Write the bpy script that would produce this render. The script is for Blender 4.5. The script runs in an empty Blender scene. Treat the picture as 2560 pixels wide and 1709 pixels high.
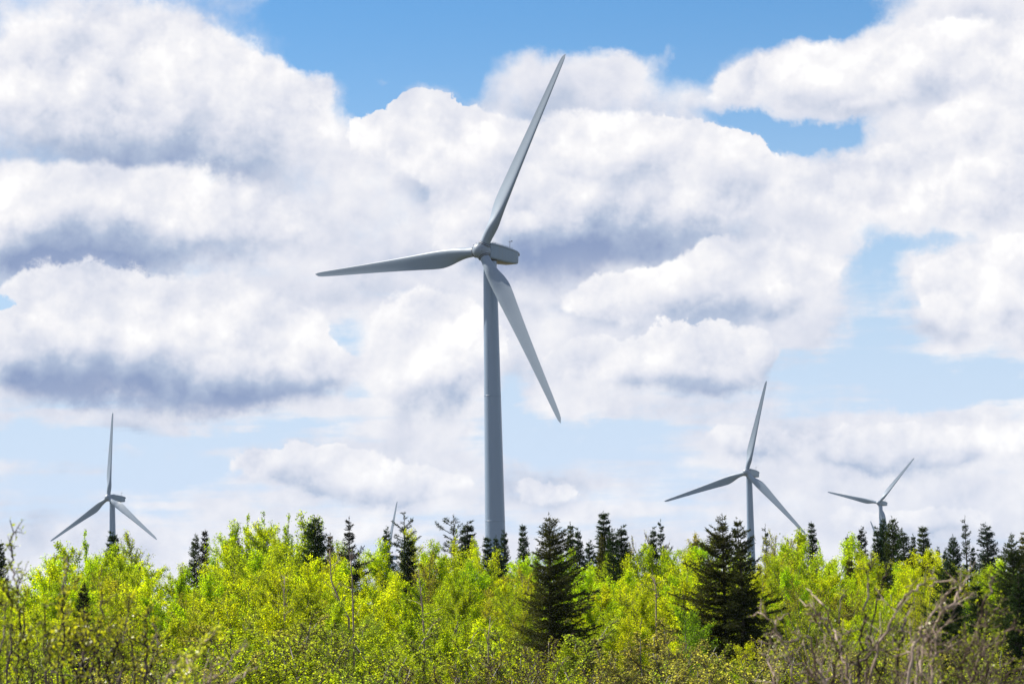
import bpy, math, random
import numpy as np
from mathutils import Vector, Matrix

# ============================================================ camera, sky, sun, exposure
scene = bpy.context.scene
C = scene.collection
FPX = 2560 * 100 / 36.0                       # 100 mm lens on a full-frame body, photo pixels per unit
PITCH = math.atan((1480 - 854.5) / FPX)
ROLL = math.radians(1.15)
_f = np.array([0, math.cos(PITCH), math.sin(PITCH)])
_r0 = np.array([1.0, 0, 0]); _u0 = np.cross(_r0, _f)
CAM_UP = _u0 * math.cos(ROLL) + _r0 * math.sin(ROLL)
CAM_RIGHT = _r0 * math.cos(ROLL) - _u0 * math.sin(ROLL)

def at(px, py, dist):
    """point seen at photo pixel (px, py) at ground distance dist"""
    d = _f + CAM_RIGHT * (px - 1280) / FPX + CAM_UP * (854.5 - py) / FPX
    return Vector(d / d[1] * dist)

cam_d = bpy.data.cameras.new('camera')
cam = bpy.data.objects.new('camera', cam_d); C.objects.link(cam)
cam_d.lens = 100; cam_d.sensor_width = 36; cam_d.sensor_fit = 'HORIZONTAL'
cam_d.clip_start = 0.5; cam_d.clip_end = 30000
cam_d.dof.use_dof = True; cam_d.dof.focus_distance = 330; cam_d.dof.aperture_fstop = 10
M3 = Matrix((CAM_RIGHT, CAM_UP, -_f)).transposed()
cam.matrix_world = M3.to_4x4()
scene.camera = cam

scene.view_settings.view_transform = 'Standard'; scene.view_settings.look = 'None'
scene.view_settings.gamma = 1; scene.view_settings.use_curve_mapping = False
EXPOSURE = 0.95
scene.view_settings.exposure = EXPOSURE
scene.cycles.max_bounces = 6; scene.cycles.diffuse_bounces = 3; scene.cycles.glossy_bounces = 2
scene.cycles.transmission_bounces = 4; scene.cycles.transparent_max_bounces = 4
scene.cycles.caustics_reflective = False; scene.cycles.caustics_refractive = False

SUN_AZ = math.radians(-62)      # measured from +Y (view direction) towards +X: the sun stands to the left, beyond the turbines
SUN_EL = math.radians(47)
SUN_DIR = Vector((math.sin(SUN_AZ) * math.cos(SUN_EL), math.cos(SUN_AZ) * math.cos(SUN_EL), math.sin(SUN_EL)))
sun_d = bpy.data.lights.new('sun', 'SUN'); sun_d.energy = 5.0; sun_d.angle = math.radians(0.53); sun_d.color = (1.0, 0.92, 0.80)
sun = bpy.data.objects.new('sun', sun_d); C.objects.link(sun)
sun.rotation_euler = (-SUN_DIR).to_track_quat('-Z', 'Y').to_euler()

world = bpy.data.worlds.new('World'); scene.world = world; world.use_nodes = True
world.cycles.sampling_method = 'MANUAL'; world.cycles.sample_map_resolution = 512
W = world.node_tree; W.nodes.clear()
def wn(t, **k):
    n = W.nodes.new(t)
    for a, b in k.items(): setattr(n, a, b)
    return n
def wl(a, b): W.links.new(a, b)
def wmath(op, a, b=None, c=None, clamp=False):
    n = wn('ShaderNodeMath', operation=op, use_clamp=clamp)
    for i, v in enumerate((a, b, c)):
        if v is None: continue
        if isinstance(v, (int, float)): n.inputs[i].default_value = v
        else: wl(v, n.inputs[i])
    return n.outputs[0]
def wvec(op, a, b=None, c=None):
    n = wn('ShaderNodeVectorMath', operation=op)
    for i, v in enumerate((a, b, c)):
        if v is None: continue
        if isinstance(v, (tuple, list)): n.inputs[i].default_value = v
        else: wl(v, n.inputs[i])
    return n.outputs['Value'] if op in ('DOT_PRODUCT', 'LENGTH') else n.outputs[0]
def wmapr(v, a, b, c, d, smooth=True):
    n = wn('ShaderNodeMapRange', interpolation_type='SMOOTHSTEP' if smooth else 'LINEAR')
    wl(v, n.inputs[0])
    for i, x in enumerate((a, b, c, d)): n.inputs[i + 1].default_value = x
    return n.outputs[0]
def wnoise(vec, scale, detail, rough, w=0.0, color=False, lac=2.0):
    n = wn('ShaderNodeTexNoise', noise_dimensions='4D' if False else '3D')
    wl(vec, n.inputs['Vector']); n.inputs['Scale'].default_value = scale
    n.inputs['Detail'].default_value = detail; n.inputs['Roughness'].default_value = rough; n.inputs['Lacunarity'].default_value = lac
    return n.outputs['Color'] if color else n.outputs[0]
def wmix(f, a, b):
    n = wn('ShaderNodeMix', data_type='RGBA'); 
    if isinstance(f, (int, float)): n.inputs[0].default_value = f
    else: wl(f, n.inputs[0])
    for s, v in ((n.inputs[6], a), (n.inputs[7], b)):
        if isinstance(v, tuple): s.default_value = (*v, 1)
        else: wl(v, s)
    return n.outputs[2]

sky = wn('ShaderNodeTexSky', sky_type='NISHITA', sun_disc=False)
sky.sun_elevation = SUN_EL; sky.sun_rotation = SUN_AZ
sky.air_density = 1.0; sky.dust_density = 0.6; sky.ozone_density = 2.5; sky.altitude = 100
SKY_STRENGTH = 0.1 / 2 ** EXPOSURE
# direction of the sky as azimuth / elevation in degrees
tc = wn('ShaderNodeTexCoord'); sep = wn('ShaderNodeSeparateXYZ'); wl(tc.outputs['Generated'], sep.inputs[0])
DEG = 180 / math.pi
az = wmath('MULTIPLY', wmath('ARCTAN2', sep.outputs[0], sep.outputs[1]), DEG)
el = wmath('MULTIPLY', wmath('ARCSINE', sep.outputs[2]), DEG)
comb = wn('ShaderNodeCombineXYZ'); wl(az, comb.inputs[0]); wl(el, comb.inputs[1])
P = comb.outputs[0]
Dir = tc.outputs['Generated']                     # seamless all round: used for every noise
cent = wvec('SUBTRACT', wnoise(Dir, 26, 3, .5, color=True), (.5, .5, .5))
cent2 = wvec('SUBTRACT', wnoise(Dir, 95, 6, .68, color=True), (.5, .5, .5))
Pw = wvec('MULTIPLY_ADD', cent, (1.5, 1.1, 0), P)
Pw = wvec('MULTIPLY_ADD', cent2, (.75, .6, 0), Pw)
Psoft = wvec('MULTIPLY_ADD', cent, (2.6, 1.3, 0), P)
Psoft = wvec('MULTIPLY_ADD', cent2, (.5, .35, 0), Psoft)

def azel(x, y):                                    # viewer's sketch coordinates (2349 wide) to sky angles
    d = at(x * 2560 / 2349, y * 2560 / 2349, 1.0).normalized()
    return math.degrees(math.atan2(d.x, d.y)), math.degrees(math.asin(d.z))
PXDEG = FPX * math.pi / 180 * 2349 / 2560
def blobs(lst, vec, start):
    acc = start
    for (x, y, rx, ry, w, *rot) in lst:
        a, e = azel(x, y); rx /= PXDEG; ry /= PXDEG
        if rot:
            m = wn('ShaderNodeMapping', vector_type='TEXTURE')
            wl(vec, m.inputs[0]); m.inputs['Location'].default_value = (a, e, 0)
            m.inputs['Rotation'].default_value = (0, 0, math.radians(rot[0])); m.inputs['Scale'].default_value = (rx, ry, 1)
            q = m.outputs[0]
        else:
            q = wvec('MULTIPLY_ADD', vec, (1 / rx, 1 / ry, 0), (-a / rx, -e / ry, 0))
        g = wmath('POWER', 0.42, wvec('DOT_PRODUCT', q, q))
        acc = wmath('MULTIPLY_ADD', g, w, acc)
    return acc

# gaps of clear sky between the cloud banks
GAPS = [
 (940,30,290,75,.85),(790,110,105,85,.85),(868,235,58,40,.8),(1030,150,120,42,.6),(1085,200,42,40,.35),
 (1350,25,300,52,.85),(1700,30,330,60,.85),(1600,140,80,50,.5),(1900,45,120,32,.5),(1760,105,70,28,.3),
 (1745,290,115,22,.8,-14),(1890,318,105,28,.8),(1985,288,65,26,.6,20),(1805,335,60,20,.45),
 (2010,600,52,75,.55),(2120,552,120,26,.5),(2015,770,80,75,.5),(1890,850,200,62,.58),(2200,885,160,55,.62),(2070,925,200,36,.42),(2330,860,50,60,.3),
 (8,685,42,24,.7),(150,652,60,9,.35),(782,770,46,38,.42),(735,812,32,16,.3),
 (60,1010,190,46,.7),(560,1010,230,28,.6),(440,1070,110,40,.45),(250,1100,300,50,.4),(120,1170,260,40,.3),(1050,1190,200,30,.25),(1975,700,45,70,.14),
 (1175,930,38,80,.48),(1190,1000,100,50,.58),(1440,990,210,36,.6),(1360,1060,120,50,.35),(1530,1060,120,34,.25),(790,890,40,36,.28),(1850,935,70,36,.3),(1450,1130,160,40,.25),
]
gap = blobs(GAPS, Pw, 0.0)
nb = wnoise(Dir, 5.5, 2, .5)                        # the general broken cover of the whole sky
nd = wnoise(Dir, 60, 6, .60)
inframe = blobs([(1174, 600, 2300, 1300, 1.0)], P, 0.0)
base = wmath('MULTIPLY_ADD', wmath('SUBTRACT', nb, .5), wmath('MULTIPLY_ADD', inframe, -2.6, 3.0), wmath('MULTIPLY_ADD', inframe, .29, .44))
WISP = [(700,60,60,70,.2),(1450,125,60,40,.3),(1540,95,22,28,.35),(978,75,46,10,.42,-20),(1360,45,40,16,.3),(860,190,22,16,.3),(1960,560,60,20,.2),(1870,800,60,30,.2),(1310,180,120,50,.3),(1810,150,110,50,.45),(2150,120,200,110,.4)]
D = wmath('SUBTRACT', blobs(WISP, Pw, base), gap)
D = wmath('MULTIPLY_ADD', wmath('SUBTRACT', nd, .5), .55, D)
streak = wnoise(wvec('MULTIPLY', Dir, (1, 1, 7.0)), 22, 5, .6)       # thin stretched layers low down
D = wmath('MULTIPLY_ADD', wmath('SUBTRACT', streak, .44), wmapr(el, 3.5, 8, 1.5, 0), D)
mask = wmapr(D, .24, .72, 0, 1)
SHADE = [
 (280,375,260,55,.45),(40,560,80,60,.3),(480,500,220,60,.25),(900,620,170,45,.3),(960,410,55,55,.4),(880,330,90,40,.2),(1010,545,100,40,.3),
 (640,900,70,60,.25),(860,680,150,26,.25),(1180,840,40,110,.2),(2240,60,100,40,.3),(2050,235,120,22,.3),(1420,710,220,20,.35),(1560,740,160,26,.35),
 (2150,775,160,24,.3),(1250,235,190,40,.25),(1500,250,150,40,.15),(560,190,60,60,.15),(780,1060,160,50,.15),(1250,1125,70,42,.4),(1300,1010,200,60,.1),(300,1010,110,50,.35),
 (2220,330,220,110,.10),(1850,190,200,60,.12),(1350,180,150,60,.12),(100,120,260,80,.10),
 (1180,380,190,90,-.2),(700,60,100,200,-.1),(880,800,90,70,-.2),
]
ns = wnoise(wvec('MULTIPLY', Dir, (1, 1, 1.45)), 15, 6, .56)
def billow(vec, scale, detail):                     # rounded heads: cells of a warped Voronoi, convex in the middle, creased between
    v = wn('ShaderNodeTexVoronoi', feature='F1', voronoi_dimensions='3D', normalize=True)
    wl(vec, v.inputs['Vector']); v.inputs['Scale'].default_value = scale; v.inputs['Detail'].default_value = detail
    v.inputs['Roughness'].default_value = .5
    return v.outputs['Distance']
Dw = wvec('MULTIPLY_ADD', cent2, (.022, .022, .022), Dir)
bl0 = billow(Dw, 30, 2)
bl1 = billow(wvec('ADD', Dw, (-.0022, 0, .0036)), 30, 2)
nr = wmath('SUBTRACT', wnoise(wvec('ADD', Dir, (-.004, .0, .007)), 42, 4, .55), wnoise(Dir, 42, 4, .55))
relief = wmath('ADD', wmath('MULTIPLY', wmath('SUBTRACT', bl0, bl1), 1.5), wmath('MULTIPLY', nr, 1.3))
bump = wmath('MULTIPLY_ADD', bl0, -.42, .16)        # pushes bank edges out into rounded heads
edge_n = wmath('ADD', bump, wmath('MULTIPLY', wmath('SUBTRACT', nd, .5), .42))
ramp_pts = [(0, (1.08, 1.07, 1.06)), (.14, (.95, .94, .96)), (.38, (.75, .77, .86)), (.66, (.45, .53, .69)), (1, (.27, .35, .55))]
def shade_color(S):
    ramp = wn('ShaderNodeValToRGB'); wl(wmapr(S, -.1, 1.15, 0, 1, False), ramp.inputs[0]); cr = ramp.color_ramp
    cr.elements[0].position = 0; cr.elements[0].color = (*ramp_pts[0][1], 1)
    cr.elements[1].position = 1; cr.elements[1].color = (*ramp_pts[-1][1], 1)
    for p, c in ramp_pts[1:-1]:
        e = cr.elements.new(p); e.color = (*c, 1)
    return wvec('MULTIPLY', ramp.outputs[0], (10.0,) * 3)
S0 = blobs(SHADE, Psoft, wmapr(el, 0, 3.5, .28, .23, False))
S0 = wmath('MULTIPLY_ADD', wmath('SUBTRACT', ns, .47), .80, S0)
S0 = wmath('MULTIPLY_ADD', relief, .55, S0)
clear = wvec('MULTIPLY', sky.outputs[0], (.55, .95, 1.25))
clear = wmix(wmapr(el, 1.5, 12.5, .97, 0), clear, (6.5, 7.7, 9.5))
final = wmix(mask, clear, shade_color(S0))
# cloud banks from far to near: each has lit, rounded heads and a duller base
BANKS = [   # (ellipses), darkness of the base, edge softness
 ([(230,190,330,170), (500,270,240,120)], .8, .30),
 ([(330,500,400,115), (60,520,240,100)], 1.2, .34),
 ([(1820,180,200,50), (2150,150,260,100)], .35, .25),
 ([(2180,420,330,110), (2320,300,120,90)], .45, .22),
 ([(968,262,108,52), (1010,330,150,70)], .22, .12),
 ([(1240,490,210,160), (1460,440,260,140),], 1.3, .18),
 ([(1350,330,190,60), (1640,375,160,75)], .35, .14),
 ([(1760,620,190,80), (1540,690,220,50)], .6, .16),
 ([(2230,680,150,90), (2360,620,90,90)], .45, .16),
 ([(120,770,170,110), (380,790,290,135), (610,850,150,75)], 1.15, .14),
 ([(950,830,125,125), (1040,790,80,80)], .65, .18),
 ([(1470,840,210,62), (1640,830,110,60)], .75, .14),
 ([(640,1075,170,48), (900,1110,150,40)], .65, .14),
 ([(1690,1000,85,42), (1960,1050,170,42), (2210,1015,180,48)], .62, .14),
 ([(1910,868,50,20), (1330,992,62,26), (300,1032,90,26)], .4, .5),
 ([(2080,1195,150,32), (1250,1120,75,45)], .75, .16),
]
for k, (ell, dark, soft) in enumerate(BANKS):
    Db = blobs([(x, y, rx * 1.25, ry * 1.25, 1.0) for x, y, rx, ry in ell], Pw, edge_n)
    Db = wmath('MULTIPLY_ADD', gap, -.75, Db)
    U = blobs([(x, y + ry * 1.25, rx * 1.15, ry * .95, 1.0) for x, y, rx, ry in ell], Psoft, wmath('MULTIPLY_ADD', ns, 1.1, wmath('MULTIPLY', bl0, .3)))
    Sb = wmath('MULTIPLY', wmapr(U, .70, 2.3, 0, 1), dark * .88)
    Sb = wmath('ADD', wmath('MULTIPLY_ADD', wmath('SUBTRACT', ns, .47), .75, Sb), wmath('MULTIPLY_ADD', relief, .9, .145))
    mb = wmapr(wmath('DIVIDE', wmath('SUBTRACT', Db, .5), wmath('MULTIPLY_ADD', wmapr(U, .9, 2.0, 0, 1, False), .5, soft * .75)), 0, 1, 0, 1)
    # banks dissolve at the base instead of ending in a line
    mb = wmath('MULTIPLY', mb, wmapr(U, 1.8, 2.7, 1, .8))
    final = wmix(mb, final, shade_color(Sb))
bg = wn('ShaderNodeBackground'); bg.inputs[1].default_value = SKY_STRENGTH; wl(final, bg.inputs[0])
wo = wn('ShaderNodeOutputWorld'); wl(bg.outputs[0], wo.inputs[0])

# ============================================================ helpers
rng = np.random.default_rng(7)
R = random.Random(11)

def tag(o, label=None, cat=None, group=None, kind=None):
    if label: o['label'] = label
    if cat: o['category'] = cat
    if group: o['group'] = group
    if kind: o['kind'] = kind
    return o

def empty(name, loc, rz=0.0):
    o = bpy.data.objects.new(name, None); C.objects.link(o)
    o.location = loc; o.rotation_euler = (0, 0, rz); o.empty_display_size = .5
    return o

class MB:
    """collects vertices and faces for ONE mesh"""
    def __init__(s): s.v = []; s.f = []; s.n = 0
    def add(s, v, f):
        s.v.append(np.asarray(v, float)); s.f.extend([tuple(i + s.n for i in q) for q in f]); s.n += len(v)
    def ring_loft(s, rings, cap0=True, cap1=True):
        k = len(rings[0]); v = np.concatenate(rings); f = []
        for a in range(len(rings) - 1):
            for i in range(k):
                j = (i + 1) % k
                f.append((a * k + i, a * k + j, (a + 1) * k + j, (a + 1) * k + i))
        if cap0: f.append(tuple(range(k - 1, -1, -1)))
        if cap1: f.append(tuple((len(rings) - 1) * k + i for i in range(k)))
        s.add(v, f)
    def tube(s, pts, rad, k=6, caps=True):
        pts = np.asarray(pts, float); rad = np.broadcast_to(rad, len(pts))
        rings = []; up = np.array([.13, .31, .94])
        for i, p in enumerate(pts):
            t = pts[min(i + 1, len(pts) - 1)] - pts[max(i - 1, 0)]; t = t / (np.linalg.norm(t) + 1e-9)
            a = np.cross(t, up if abs(t @ up) < .95 else np.array([1., 0, 0])); a /= np.linalg.norm(a); b = np.cross(t, a)
            ang = np.arange(k) * 2 * math.pi / k
            rings.append(p + rad[i] * (np.outer(np.cos(ang), a) + np.outer(np.sin(ang), b)))
        s.ring_loft(rings, caps, caps)
    def box(s, c, size, rot=None):
        h = np.array(size) / 2
        v = np.array([[x, y, z] for z in (-1, 1) for x, y in ((-1, -1), (1, -1), (1, 1), (-1, 1))]) * h
        if rot is not None: v = v @ np.asarray(rot).T
        s.add(v + np.asarray(c), [(3, 2, 1, 0), (4, 5, 6, 7), (0, 1, 5, 4), (1, 2, 6, 5), (2, 3, 7, 6), (3, 0, 4, 7)])
    def mesh(s, name, smooth=False):
        m = bpy.data.meshes.new(name)
        m.from_pydata(np.concatenate(s.v).tolist(), [], s.f); m.update()
        if smooth: m.polygons.foreach_set('use_smooth', [True] * len(m.polygons))
        return m
    def build(s, name, mat, parent=None, smooth=False):
        m = s.mesh(name, smooth); m.materials.append(mat)
        o = bpy.data.objects.new(name, m); C.objects.link(o)
        if parent: o.parent = parent
        return o

def sharpen(o, deg=35):
    m = o.data
    try: m.set_sharp_from_angle(angle=math.radians(deg))
    except Exception: pass

def fast_mesh(name, verts, quads, mats, mat_idx=None, smooth=False):
    """numpy -> mesh, quads (n,4) or tris (n,3)"""
    m = bpy.data.meshes.new(name)
    k = quads.shape[1]
    m.vertices.add(len(verts)); m.vertices.foreach_set('co', verts.astype(np.float32).ravel())
    m.loops.add(quads.size); m.loops.foreach_set('vertex_index', quads.astype(np.int32).ravel())
    m.polygons.add(len(quads)); m.polygons.foreach_set('loop_start', np.arange(0, quads.size, k, dtype=np.int32))
    for q in mats: m.materials.append(q)
    if mat_idx is not None: m.polygons.foreach_set('material_index', mat_idx.astype(np.int32))
    m.update(calc_edges=True); m.validate()
    if smooth: m.polygons.foreach_set('use_smooth', [True] * len(m.polygons))
    return m

def prisms(a, b, ra, rb, k=3):
    """many thin k-sided twigs from points a to points b at once"""
    a = np.asarray(a, float); b = np.asarray(b, float); n = len(a)
    ra = np.broadcast_to(ra, n)[:, None]; rb = np.broadcast_to(rb, n)[:, None]
    t = b - a; t /= np.linalg.norm(t, axis=1)[:, None] + 1e-9
    u = np.cross(t, np.where(np.abs(t[:, 2:3]) > .9, [[1., 0, 0]], [[0., 0, 1.]])); u /= np.linalg.norm(u, axis=1)[:, None] + 1e-9
    w = np.cross(t, u)
    V = np.empty((n, 2 * k, 3)); F = []
    for i in range(k):
        c, s_ = math.cos(2 * math.pi * i / k), math.sin(2 * math.pi * i / k)
        V[:, i] = a + ra * (c * u + s_ * w); V[:, k + i] = b + rb * (c * u + s_ * w)
    base = np.arange(n)[:, None] * 2 * k
    for i in range(k):
        j = (i + 1) % k
        F.append(base + np.array([[i, j, k + j, k + i]]))
    return V.reshape(-1, 3), np.concatenate(F)

def leaves(pos, length, width, g, direction=None, spread=1.0, fold=True):
    """diamond leaf quads at pos; direction biases the leaf axis"""
    n = len(pos)
    d = g.normal(size=(n, 3)) * spread
    if direction is not None: d = d + direction
    d /= np.linalg.norm(d, axis=1)[:, None] + 1e-9
    r = g.normal(size=(n, 3)); u = np.cross(d, r); u /= np.linalg.norm(u, axis=1)[:, None] + 1e-9
    L = length * g.uniform(.65, 1.25, (n, 1)); Wd = width * g.uniform(.7, 1.2, (n, 1))
    w = np.cross(d, u)
    V = np.stack([pos, pos + d * L * .45 + u * Wd * .5 + w * L * .07, pos + d * L, pos + d * L * .45 - u * Wd * .5 + w * L * .07], 1)
    return V.reshape(-1, 3), np.arange(4 * n).reshape(-1, 4)

def join(parts):
    V, F, n = [], [], 0
    for v, f in parts: V.append(v); F.append(f + n); n += len(v)
    return np.concatenate(V), np.concatenate(F)

# ============================================================ materials
def material(name):
    m = bpy.data.materials.new(name); m.use_nodes = True
    nt = m.node_tree; nt.nodes.clear()
    out = nt.nodes.new('ShaderNodeOutputMaterial')
    return m, nt, out
def N(nt, t, **k):
    n = nt.nodes.new(t)
    for a, b in k.items(): setattr(n, a, b)
    return n
def mixc(nt, f, a, b, blend='MIX'):
    n = N(nt, 'ShaderNodeMix', data_type='RGBA', blend_type=blend)
    for s, v in ((n.inputs[0], f), (n.inputs[6], a), (n.inputs[7], b)):
        if isinstance(v, (int, float)): s.default_value = v
        elif isinstance(v, tuple): s.default_value = (*v, 1)
        else: nt.links.new(v, s)
    return n.outputs[2]

def leaf_material(name, trans=.6, var=.5, tip=None, rough=.6, spec=.10, noise_scale=1.4):
    m, nt, out = material(name)
    oi = N(nt, 'ShaderNodeObjectInfo'); geo = N(nt, 'ShaderNodeNewGeometry')
    tcn = N(nt, 'ShaderNodeTexCoord')
    nz = N(nt, 'ShaderNodeTexNoise'); nz.inputs['Scale'].default_value = noise_scale; nz.inputs['Detail'].default_value = 2
    nt.links.new(tcn.outputs['Object'], nz.inputs['Vector'])
    # each leaf its own tone, and each clump a slightly different one
    hsv = N(nt, 'ShaderNodeHueSaturation')
    mr = N(nt, 'ShaderNodeMapRange'); nt.links.new(geo.outputs['Random Per Island'], mr.inputs[0])
    mr.inputs[3].default_value = 1 - var; mr.inputs[4].default_value = 1 + var
    nt.links.new(mr.outputs[0], hsv.inputs['Value'])
    mh = N(nt, 'ShaderNodeMapRange'); nt.links.new(nz.outputs[0], mh.inputs[0])
    mh.inputs[1].default_value = .3; mh.inputs[2].default_value = .7; mh.inputs[3].default_value = .492; mh.inputs[4].default_value = .508
    nt.links.new(mh.outputs[0], hsv.inputs['Hue'])
    nt.links.new(oi.outputs['Color'], hsv.inputs['Color'])
    col = hsv.outputs[0]
    d = N(nt, 'ShaderNodeBsdfPrincipled'); nt.links.new(col, d.inputs['Base Color'])
    d.inputs['Roughness'].default_value = rough; d.inputs['Specular IOR Level'].default_value = spec
    if trans > 0:
        t = N(nt, 'ShaderNodeBsdfTranslucent')
        tcol = mixc(nt, 1.0, col, (1.35, 1.25, .5), 'MULTIPLY'); nt.links.new(tcol, t.inputs[0])
        mx = N(nt, 'ShaderNodeMixShader'); mx.inputs[0].default_value = trans
        nt.links.new(d.outputs[0], mx.inputs[1]); nt.links.new(t.outputs[0], mx.inputs[2]); nt.links.new(mx.outputs[0], out.inputs[0])
    else: nt.links.new(d.outputs[0], out.inputs[0])
    return m

def bark_material(name, c1, c2, scale=8, rough=.85, use_obj=False):
    m, nt, out = material(name)
    tcn = N(nt, 'ShaderNodeTexCoord'); nz = N(nt, 'ShaderNodeTexNoise'); nz.inputs['Scale'].default_value = scale; nz.inputs['Detail'].default_value = 5
    mp = N(nt, 'ShaderNodeMapping'); mp.inputs['Scale'].default_value = (1, 1, .3)
    nt.links.new(tcn.outputs['Object'], mp.inputs[0]); nt.links.new(mp.outputs[0], nz.inputs['Vector'])
    r = N(nt, 'ShaderNodeMapRange'); r.inputs[1].default_value = .35; r.inputs[2].default_value = .65; nt.links.new(nz.outputs[0], r.inputs[0])
    col = mixc(nt, r.outputs[0], c1, c2)
    b = N(nt, 'ShaderNodeBsdfPrincipled'); nt.links.new(col, b.inputs['Base Color']); b.inputs['Roughness'].default_value = rough
    b.inputs['Specular IOR Level'].default_value = .2
    bp = N(nt, 'ShaderNodeBump'); bp.inputs['Strength'].default_value = .4; nt.links.new(nz.outputs[0], bp.inputs['Height']); nt.links.new(bp.outputs[0], b.inputs['Normal'])
    nt.links.new(b.outputs[0], out.inputs[0])
    return m

def paint_material(name, col, rough=.38, streak=.25, dirt=(.20, .19, .15), dirt_amt=.0, coat=.15):
    m, nt, out = material(name)
    tcn = N(nt, 'ShaderNodeTexCoord')
    mp = N(nt, 'ShaderNodeMapping'); mp.inputs['Scale'].default_value = (1, 1, .06); nt.links.new(tcn.outputs['Object'], mp.inputs[0])
    nz = N(nt, 'ShaderNodeTexNoise'); nz.inputs['Scale'].default_value = .8; nz.inputs['Detail'].default_value = 3; nz.inputs['Roughness'].default_value = .65
    nt.links.new(mp.outputs[0], nz.inputs['Vector'])
    r = N(nt, 'ShaderNodeMapRange'); r.inputs[1].default_value = .3; r.inputs[2].default_value = .7; nt.links.new(nz.outputs[0], r.inputs[0])
    c = mixc(nt, r.outputs[0], tuple(x * (1 - streak * .5) for x in col), col)
    n2 = N(nt, 'ShaderNodeTexNoise'); n2.inputs['Scale'].default_value = 1.3; n2.inputs['Detail'].default_value = 3; nt.links.new(mp.outputs[0], n2.inputs['Vector'])
    r2 = N(nt, 'ShaderNodeMapRange'); r2.inputs[1].default_value = .58; r2.inputs[2].default_value = .75; r2.inputs[4].default_value = .06 + dirt_amt; nt.links.new(n2.outputs[0], r2.inputs[0])
    c = mixc(nt, r2.outputs[0], c, dirt)
    b = N(nt, 'ShaderNodeBsdfPrincipled'); nt.links.new(c, b.inputs['Base Color']); b.inputs['Roughness'].default_value = rough
    b.inputs['Specular IOR Level'].default_value = .4; b.inputs['Coat Weight'].default_value = coat; b.inputs['Coat Roughness'].default_value = .25
    nt.links.new(b.outputs[0], out.inputs[0])
    return m

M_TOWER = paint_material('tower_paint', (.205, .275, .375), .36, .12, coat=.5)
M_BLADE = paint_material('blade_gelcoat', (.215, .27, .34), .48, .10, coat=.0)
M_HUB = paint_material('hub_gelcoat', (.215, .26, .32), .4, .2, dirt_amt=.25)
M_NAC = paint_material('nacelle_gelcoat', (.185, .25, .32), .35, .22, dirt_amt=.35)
M_DARK = paint_material('dark_rubber', (.035, .035, .04), .6, .1)
M_STEEL = paint_material('galvanised_steel', (.16, .165, .17), .45, .3)
M_GREASE = paint_material('greasy_underside', (.19, .16, .09), .5, .5, dirt=(.03, .025, .02), dirt_amt=.5)
M_LEAF = leaf_material('spring_leaf')
M_SHRUBLEAF = leaf_material('near_shrub_leaf', .5, .4, rough=.35, spec=.5)
M_NEEDLE = leaf_material('spruce_needle', .25, .6, spec=.05)
M_GREYBARK = bark_material('grey_birch_bark', (.13, .115, .10), (.34, .32, .29), 6)
M_TWIG = bark_material('brown_twig_bark', (.075, .052, .04), (.15, .11, .085), 10)
M_CONBARK = bark_material('spruce_bark', (.035, .028, .022), (.09, .072, .058), 14)
M_PALEBARK = bark_material('pale_weathered_bark', (.17, .115, .09), (.38, .30, .25), 16, .7)
M_DARKSTEM = bark_material('dark_stem_bark', (.028, .018, .018), (.085, .055, .05), 16, .6)

def ground_material():
    m, nt, out = material('forest_floor')
    tcn = N(nt, 'ShaderNodeTexCoord')
    a = N(nt, 'ShaderNodeTexNoise'); a.inputs['Scale'].default_value = .35; a.inputs['Detail'].default_value = 8; nt.links.new(tcn.outputs['Object'], a.inputs['Vector'])
    b = N(nt, 'ShaderNodeTexNoise'); b.inputs['Scale'].default_value = 9; b.inputs['Detail'].default_value = 6; nt.links.new(tcn.outputs['Object'], b.inputs['Vector'])
    r = N(nt, 'ShaderNodeMapRange'); r.inputs[1].default_value = .4; r.inputs[2].default_value = .6; nt.links.new(a.outputs[0], r.inputs[0])
    c = mixc(nt, r.outputs[0], (.05, .04, .025), (.06, .075, .02))
    c = mixc(nt, b.outputs[0], c, (.09, .08, .045))
    p = N(nt, 'ShaderNodeBsdfPrincipled'); nt.links.new(c, p.inputs['Base Color']); p.inputs['Roughness'].default_value = .95
    bp = N(nt, 'ShaderNodeBump'); bp.inputs['Strength'].default_value = .8; nt.links.new(b.outputs[0], bp.inputs['Height']); nt.links.new(bp.outputs[0], p.inputs['Normal'])
    nt.links.new(p.outputs[0], out.inputs[0])
    return m

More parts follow.
